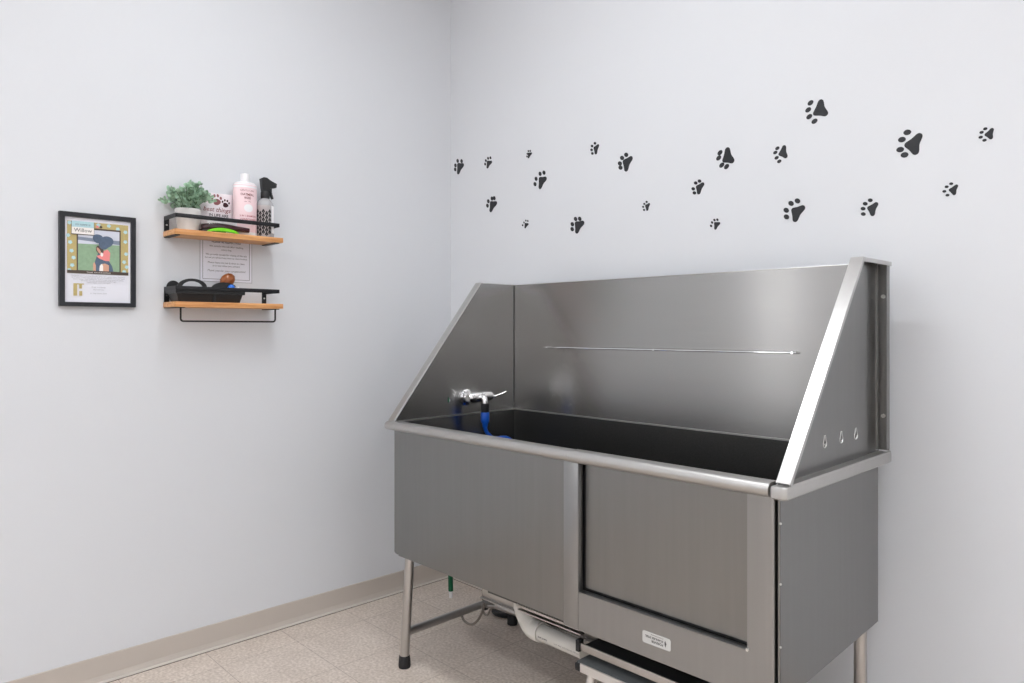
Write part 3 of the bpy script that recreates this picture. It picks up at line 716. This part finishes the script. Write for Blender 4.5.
# basin
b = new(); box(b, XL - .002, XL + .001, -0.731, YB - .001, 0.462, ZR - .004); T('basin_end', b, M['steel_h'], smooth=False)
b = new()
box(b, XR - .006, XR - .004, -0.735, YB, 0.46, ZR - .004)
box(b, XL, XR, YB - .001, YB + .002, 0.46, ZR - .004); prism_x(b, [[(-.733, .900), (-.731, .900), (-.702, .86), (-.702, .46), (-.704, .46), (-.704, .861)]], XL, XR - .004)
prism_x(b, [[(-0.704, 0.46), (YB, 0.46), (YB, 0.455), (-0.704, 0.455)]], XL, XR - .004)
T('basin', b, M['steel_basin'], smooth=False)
b = new()
box(b, XL, XL + .004, -0.735, YB, ZR - .004, ZR + .001); box(b, XL, XR, YB - .004, YB, ZR - .004, ZR + .001)
T('weld_seam', b, M['steel_rim'], smooth=False)
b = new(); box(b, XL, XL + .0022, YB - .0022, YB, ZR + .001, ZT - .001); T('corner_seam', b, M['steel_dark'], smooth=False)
b = new(); tube(b, [(XL - .0005, -0.752, ZR + .006), (XL - .0005, YS + .001, ZT + .0015)], 0.0021, 8); T('polished_edge', b, M['steel_flange'])
b = new(); tube(b, [(XL, YB + .001, ZT + .0005), (XR, YB + .001, ZT + .0005)], 0.0018, 8); T('polished_edge', b, M['steel_flange'])
# rolled rim
def roll(x0, x1, r, z=0.8895, y=-0.757):
    prof = [(-0.730, z + r), (-0.742, z + r)] + [(y - r * math.sin(a), z + r * math.cos(a)) for a in [PI * i / 12 for i in range(13)]] + [(-0.738, z - r), (-0.738, z + r - .003), (-0.730, z + r - .003)]
    return prism_x(new(), [prof], x0, x1)
T('front_rim', roll(0.578, 1.484, 0.0155), M['steel_rim'], angle=.5); T('front_rim', roll(1.486, 2.079, 0.0170), M['steel_rim'], angle=.5)
b = new()
prof = [(2.0885, -0.7745), (2.110, -0.7745), (2.1165, -0.7725), (2.1205, -0.7685), (2.122, -0.762), (2.122, -0.112), (2.084, -0.112), (2.084, -0.770), (2.0855, -0.7735)]
lv0 = [(0.0035, .8725), (0.0, .876), (0.0, .8985), (0.0012, .9012), (0.0040, .9022)]
rings = []
for ins, z in lv0:
    rings.append([b.verts.new((2.103 + (x - 2.103) * (1 - ins / .019), -0.443 + (y + 0.443) * (1 - ins / .33), z)) for x, y in prof])
for A_, B_ in zip(rings, rings[1:]):
    for k in range(len(prof)): b.faces.new([A_[k], A_[(k + 1) % len(prof)], B_[(k + 1) % len(prof)], B_[k]])
b.faces.new(rings[0]); b.faces.new(list(reversed(rings[-1])))
box(b, 2.1165, 2.1215, -0.752, -0.114, 0.899, 0.9055, .0012)
T('side_rim', b, M['steel_rim'], angle=.5)
b = new(); box(b, 0.580, XL - .002, -0.76, -0.112, 0.8735, 0.9035, .004)
T('side_rim', b, M['steel_rim'], angle=.5)
# cladding
b = new()
prism_y(b, [[(0.597, 0.876), (0.597, 0.416), (0.605, 0.411), (0.668, 0.4075), (1.446, 0.404), (1.446, 0.876)]], YF, YF + .002)
box(b, 0.62, 1.446, YF + .002, YF + .025, 0.405, 0.407)
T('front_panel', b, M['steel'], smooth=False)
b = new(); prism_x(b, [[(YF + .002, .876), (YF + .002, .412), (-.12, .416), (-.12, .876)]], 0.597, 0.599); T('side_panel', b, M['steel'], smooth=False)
side = new(); prism_x(side, [[(-0.735, .876), (-0.735, .402), (-.122, .416), (-.122, .876)]], 2.088, 2.090)
box(side, 2.0855, 2.0895, -0.7375, -0.7345, 0.402, 0.874)
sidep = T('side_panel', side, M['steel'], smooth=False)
for zz in (0.812, 0.675, 0.533):
    b = new(); tube(b, [(2.0895, -0.7365, zz), (2.0925, -0.7365, zz)], 0.0028, 8); T('rivet', b, M['steel_dot'], sidep)
T('rear_panel', box(new(), 0.599, 2.086, -0.122, -0.120, 0.43, 0.876), M['steel'], smooth=False)
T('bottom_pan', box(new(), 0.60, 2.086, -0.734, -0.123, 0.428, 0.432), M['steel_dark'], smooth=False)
T('corner_post', box(new(), 1.446, 1.501, -0.746, -0.722, 0.396, 0.877, .0015), M['steel_post_lit'])
b = new()
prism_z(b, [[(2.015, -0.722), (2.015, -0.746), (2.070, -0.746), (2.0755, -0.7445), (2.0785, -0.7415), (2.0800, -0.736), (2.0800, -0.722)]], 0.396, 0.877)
T('corner_post', b, M['steel_post_lit'], angle=.3)
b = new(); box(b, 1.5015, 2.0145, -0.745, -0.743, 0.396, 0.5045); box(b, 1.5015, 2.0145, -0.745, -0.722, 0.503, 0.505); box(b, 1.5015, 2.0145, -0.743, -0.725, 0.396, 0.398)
apron = T('lower_apron', b, M['steel_post_lit'], smooth=False)
b = new(); tube(b, [(2.0165, -0.7455, 0.507), (2.0165, -0.750, 0.507)], 0.0036, 10); T('bolt', b, M['steel_dot'], apron)
T('door_panel', box(new(), 1.5085, 2.013, -0.7205, -0.7175, 0.5125, 0.877), M['steel'], smooth=False)
T('dark_backing', box(new(), 1.44, 2.086, -0.7085, -0.7070, 0.433, 0.85), M['steel_dark'], smooth=False)  # dark sheet standing in for the shade inside the door gaps
# maker's sticker, upside down
b = new(); sx0, sx1, sz0, sz1 = 1.7215, 1.8075, 0.4335, 0.4640
pts = []
for (cx_, cz_, a0) in ((sx1 - .005, sz1 - .005, 0), (sx0 + .005, sz1 - .005, PI / 2), (sx0 + .005, sz0 + .005, PI), (sx1 - .005, sz0 + .005, 1.5 * PI)):
    pts += [(cx_ + .005 * math.cos(a0 + k * PI / 8), cz_ + .005 * math.sin(a0 + k * PI / 8)) for k in range(5)]
prism_y(b, [pts], -0.7456, -0.7450)
stk = T('maker_sticker', b, M['sticker'], apron, smooth=False, label='silver maker sticker, upside down')
uf = lambda u, v: (-u + 1.765, -0.7459, -v + 0.4490)
b = text_bm(new(), [('FOREVER', -.0205, .0030, .0088, 0, .0002), ('STAINLESS STEEL', -.0205, -.0055, .0074, 0, .0002), ('foreverstainlesssteel', -.0205, -.0115, .0046)], uf, 'LEFT')
T('lettering', b, M['ink'], apron, smooth=False)
b = new(); b.faces.new([b.verts.new(uf(-.0275 + p[0], p[1])) for p in [(0, .010), (.003, .003), (.0034, -.003), (.001, -.0085), (-.0006, -.004), (-.0028, -.0005), (-.0012, .004)]])
T('flame_mark', b, M['ink_grey'], apron, smooth=False)
# legs and lower frame
def leg(x, y, dx=0, dy=0):
    l = T('leg', tube(new(), [(x - dx, y - dy, 0.43), (x, y, 0.035)], 0.0175, 20), M['leg'])
    T('rubber_foot', lathe(new(), [(0.0215, 0.0), (0.0225, 0.006), (0.0215, 0.030), (0.0195, 0.042), (0.0185, 0.044)], x, y, n=22), M['rubber'], l)
leg(0.650, -0.733, -.010, -.018); leg(0.655, -0.180); leg(2.052, -0.150); leg(2.04, -0.70)
b = new(); tube(b, [(0.650, -0.722, 0.126), (0.575, -0.255, 0.088)], 0.0150, 14); T('side_brace', b, M['leg'])
b = new(); tube(b, [(0.578, -0.262, 0.082), (0.655, -0.180, 0.072)], 0.0125, 14); tube(b, [(0.60, -0.235, 0.078), (2.05, -0.18, 0.078)], 0.0105, 14); T('cross_brace', b, M['leg'])
b = new(); box(b, 0.571, 0.580, -0.268, -0.250, 0.060, 0.130); T('brace_plate', b, M['steel_dark'], smooth=False)
# ramp and its guide rails under the tub
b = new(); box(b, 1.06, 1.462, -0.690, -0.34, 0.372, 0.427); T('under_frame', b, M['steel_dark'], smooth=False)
b = new(); box(b, 1.20, 1.462, -0.694, -0.690, 0.366, 0.374); box(b, 1.20, 1.462, -0.690, -0.670, 0.352, 0.356); T('slide_track', b, M['leg'], smooth=False)
for yr in (-0.535, -0.265):
    b = new(); box(b, 0.86, 1.50, yr, yr + .003, 0.262, 0.300); box(b, 0.86, 1.50, yr, yr + .030, 0.297, 0.300); box(b, 0.86, 1.50, yr - .012, yr + .003, 0.262, 0.265)
    for xx in (0.90, 1.44): box(b, xx, xx + .02, yr + .006, yr + .010, 0.298, 0.428)
    T('guide_rail', b, M['leg'], smooth=False)
b = new(); box(b, 1.478, 1.93, -0.703, -0.420, 0.320, 0.330); ramp = T('sliding_ramp', b, M['steel_dark'], smooth=False)  # ramp surface coloured dark to stand for the shaded void below the apron
b = new(); box(b, 1.476, 1.94, -0.708, -0.703, 0.319, 0.3405, .001); T('front_bar', b, M['leg'], ramp, label='bright front bar')
b = new(); box(b, 1.462, 1.476, -0.712, -0.690, 0.314, 0.348, .002); T('end_cap', b, M['rubber'], ramp)
# restraint rod on the splash
b = new(); tube(b, [(0.800, YB - .012, 1.1735), (1.343, YB - .015, 1.1755), (1.862, YB - .012, 1.177)], 0.0028, 10)
rod = T('restraint_rod', b, M['chrome'])
for xx, zz in ((0.815, 1.1735), (1.343, 1.1755), (1.850, 1.177)):
    b = new(); tube(b, [(xx, YB - .001, zz), (xx, YB - .018, zz)], 0.0042, 10); lathe(b, [(0.006, zz - .003), (0.006, zz + .003)], xx, YB - .003, n=12)
    T('rod_clip', b, M['chrome'], rod)

# faucet, bolted through the left end sheet
fa = T('faucet', (lambda b: (tube(b, [(XL + .001, -0.405, .972), (XL + .006, -0.405, .972), (XL + .010, -0.405, .972)], [0.034, 0.034, 0.026], 28),
       tube(b, [(XL + .008, -0.405, .972), (XL + .045, -0.405, .974)], 0.017, 18),
       tube(b, [(XL + .046, -0.434, .974), (XL + .046, -0.426, .974), (XL + .048, -0.37, .976), (XL + .050, -0.322, .978), (XL + .050, -0.308, .978)], [0.014, 0.0225, 0.0215, 0.0220, 0.014], 20), b)[-1])(new()), M['chrome'])
b = new(); tube(b, smooth_path([(XL + .050, -0.368, .978), (XL + .068, -0.372, .977), (XL + .083, -0.376, .966), (XL + .086, -0.377, .944)], 5), [0.0145 - .0002 * i for i in range(16)], 16)
T('spout', b, M['chrome'], fa)
b = new(); tube(b, [(XL + .050, -0.328, .978), (XL + .056, -0.315, .975), (XL + .062, -0.305, .972)], [0.013, 0.0115, 0.009], 16)
tube(b, [(XL + .060, -0.308, .973), (XL + .072, -0.282, .981), (XL + .082, -0.258, .990)], [0.0045, 0.0055, 0.0065], 12)
T('lever_handle', b, M['chrome'], fa)

# blue hose hanging from the spout
hx, hy = XL + .086, -0.377
hose = thing('wash_hose', 'bright blue wash hose hanging from the chrome faucet into the tub', 'hose', (hx, hy, 0.5), rotz=TH, world=tub_world(hx, hy, 0.5))
b = new(); lathe(b, [(0.0155, .916), (0.0165, .918), (0.0165, .950), (0.0150, .952)], hx, hy, n=22); obj('black_collar', b, M['rubber'], hose, label='black rubber collar')
b = new(); lathe(b, [(0.0095, .856), (0.0125, .872), (0.0170, .880), (0.0175, .886), (0.0175, .914), (0.0160, .917)], hx, hy, n=22); obj('connector', b, M['blue'], hose)
b = new(); tube(b, smooth_path([(hx, hy, .862), (hx, hy + .004, .845), (hx + .001, hy + .016, .828), (hx + .003, hy + .036, .812), (hx + .004, hy + .062, .806), (hx + .004, hy + .092, .806), (hx + .006, hy + .125, .798), (hx + .02, hy + .16, .76), (hx + .05, hy + .17, .68), (hx + .10, hy + .14, .58), (hx + .18, hy + .06, .50), (hx + .34, hy - .04, .474), (hx + .5, hy, .4735), (hx + .45, hy + .12, .4735), (hx + .3, hy + .10, .4735)], 7), 0.0078, 12)
obj('hose', b, M['blue'], hose)

# PVC drain pipe
dp = thing('drain_pipe', 'white plastic drain pipe with elbow under the tub', 'pipe', (1.14, -0.6, 0.25), rotz=TH, world=tub_world(1.14, -0.6, 0.25))
b = new(); tube(b, [(1.137, -0.6, .427), (1.137, -0.6, .330)], 0.028, 26); tube(b, [(1.205, -0.6, .262), (1.405, -0.6, .2615)], 0.0275, 28)
pp = obj('pipe', b, M['pvc'], dp)
b = new(); tube(b, smooth_path([(1.137, -0.6, .345), (1.138, -0.6, .322), (1.146, -0.6, .303), (1.163, -0.6, .282)], 4), 0.0325, 26)
tube(b, smooth_path([(1.163, -0.6, .284), (1.176, -0.6, .270), (1.195, -0.6, .263), (1.222, -0.6, .2625)], 4), 0.0335, 26); obj('elbow', b, M['pvc'], dp)
def pf(u, v): a = v / .0275; return (u, -0.6 - .0279 * math.cos(a), .2615 + .0279 * math.sin(a))
obj('lettering', text_bm(new(), [('PVC-DWV', 1.232, -.006, .0085, 0, .0003), ('1-1/2  PVC  1120  SCH 40  NSF-pw', 1.300, -.006, .0070)], pf, 'LEFT'), M['ink_grey'], pp, smooth=False)

# flexible tube, floor drain, green pole
def on_ty(u, v, y):   # point in tub frame at depth y
    C = Vector((CX - PXT, CY)); c_, s_ = math.cos(TH), math.sin(TH)
    o = Vector((c_ * C.x + s_ * C.y + PXT, -s_ * C.x + c_ * C.y)); r = ray(u, v)
    rx, ry = c_ * r.x + s_ * r.y, -s_ * r.x + c_ * r.y; k = (y - o.y) / ry
    return (o.x + k * rx, y, CH + k * r.z)
yy = -0.36
pts = [on_ty(*p) for p in ((463.5, 612, yy), (462, 616, yy), (465, 621.5, yy), (471.5, 624.5, yy), (478, 620, yy), (482.5, 611, yy), (484, 603, yy))]
pts = list(pts)
t = thing('flexible_tube', 'thin grey flexible tube looping below the tub brace', 'tube', (0.55, yy, 0.03), rotz=TH, world=tub_world(0.55, yy, 0.03))
obj('tube', tube(new(), smooth_path(pts, 7), 0.0052, 10), M['hose_grey'], t)
yy = -0.22
pts = [(on_ty(492, 598, yy)[0], yy, 0.43)] + [on_ty(*p) for p in ((491.5, 600, yy), (490, 610, yy), (487, 615, yy), (483.5, 612, yy), (483, 603, yy))] + [(on_ty(483, 598, yy)[0], yy, 0.43)]
t = thing('flexible_tube', 'second short grey tube loop beside the black floor ring', 'tube', (0.50, yy, 0.03), rotz=TH, world=tub_world(0.50, yy, 0.03))
obj('tube', tube(new(), smooth_path(pts, 7), 0.0048, 10), M['hose_grey'], t)
t = thing('floor_drain', 'round floor drain with black rubber ring under the tub', 'drain', (0.555, -0.125, 0))
b = new(); tube(b, [(0.555 + .062 * math.cos(a), -0.125 + .062 * math.sin(a), .012) for a in [2 * PI * i / 32 for i in range(32)]], 0.011, 10, closed=True); obj('ring', b, M['rubber'], t)
b = new(); lathe(b, [(0.054, .0006), (0.054, .006), (0.03, .010)], 0.555, -0.125, n=32); obj('cover', b, M['steel_dark'], t)
t = thing('green_pole', 'green pole with white tip standing in the gap behind the tub', 'pole', (0.247, -0.197, 0))
d0, d1 = Vector((0.247, -0.197, 0.0005)), Vector((0.226, -0.205, 1.0))
b = new(); tube(b, [d0.lerp(d1, .032), d1], 0.0115, 16); obj('shaft', b, M['green'], t)
b = new(); tube(b, [d0, d0.lerp(d1, .034)], [0.0080, 0.0088], 14); obj('white_tip', b, M['white_plastic'], t)

# step stool partly under the tub
sx0, sx1, sy0, sy1, sz = 1.468, 2.02, -0.722, -0.42, 0.291
t = thing('step_stool', 'aluminium step stool with grey top tucked under the tub front', 'step stool', (1.75, -0.57, 0), rotz=TH, world=tub_world(1.75, -0.57))
b = new(); box(b, sx0 + .004, sx1 - .004, sy0 + .004, sy1 - .004, sz - .004, sz, .001); obj('grip_top', b, M['grip'], t)
b = new(); box(b, sx0 + .020, sx1 - .02, sy0, sy0 + .004, sz - .026, sz - .001); box(b, sx0 + .02, sx1 - .02, sy1 - .004, sy1, sz - .026, sz - .001)
box(b, sx0 + .002, sx0 + .006, sy0 + .02, sy1 - .02, sz - .026, sz - .001); box(b, sx1 - .006, sx1 - .002, sy0 + .02, sy1 - .02, sz - .026, sz - .001)
obj('edge_frame', b, M['alu'], t, smooth=False)
for ax, ay in ((sx0, sy0), (sx1 - .02, sy0), (sx0, sy1 - .02), (sx1 - .02, sy1 - .02)):
    obj('corner_cap', box(new(), ax, ax + .0195, ay, ay + .0195, sz - .027, sz - .0045, .003), M['rubber'], t)
for s_, lx in ((-1, sx0 + .045), (1, sx1 - .045)):
    for q, ly in ((-1, sy0 + .03), (1, sy1 - .03)):
        l = obj('leg', tube(new(), [(lx, ly, sz - .006), (lx + s_ * .035, ly + q * .03, .02)], 0.0125, 14), M['alu'], t)
        obj('rubber_foot', lathe(new(), [(0.0155, 0), (0.0160, .022), (0.0135, .028)], lx + s_ * .035, ly + q * .03, n=16), M['rubber'], l)
for q, ly in ((-1, sy0 + .05), (1, sy1 - .05)):
    for s_, lx in ((-1, sx0 + .085), (1, sx1 - .085)):
        obj('brace', tube(new(), [(lx, ly, sz - .006), (lx + s_ * (-.02), ly + q * .02, .10)], 0.009, 12), M['alu'], t)

# ------------------------------------------------------------------ world, view
wd = bpy.data.worlds.new('world'); sc.world = wd; wd.use_nodes = True
wd.node_tree.nodes['Background'].inputs['Color'].default_value = (0.8, 0.85, 0.9, 1)
wd.node_tree.nodes['Background'].inputs['Strength'].default_value = 0.3
sc.view_settings.view_transform = 'Standard'; sc.view_settings.look = 'None'
sc.view_settings.gamma = 1; sc.view_settings.use_curve_mapping = False
sc.view_settings.exposure = 0.02
sc.cycles.max_bounces = 10; sc.cycles.diffuse_bounces = 6; sc.cycles.glossy_bounces = 6
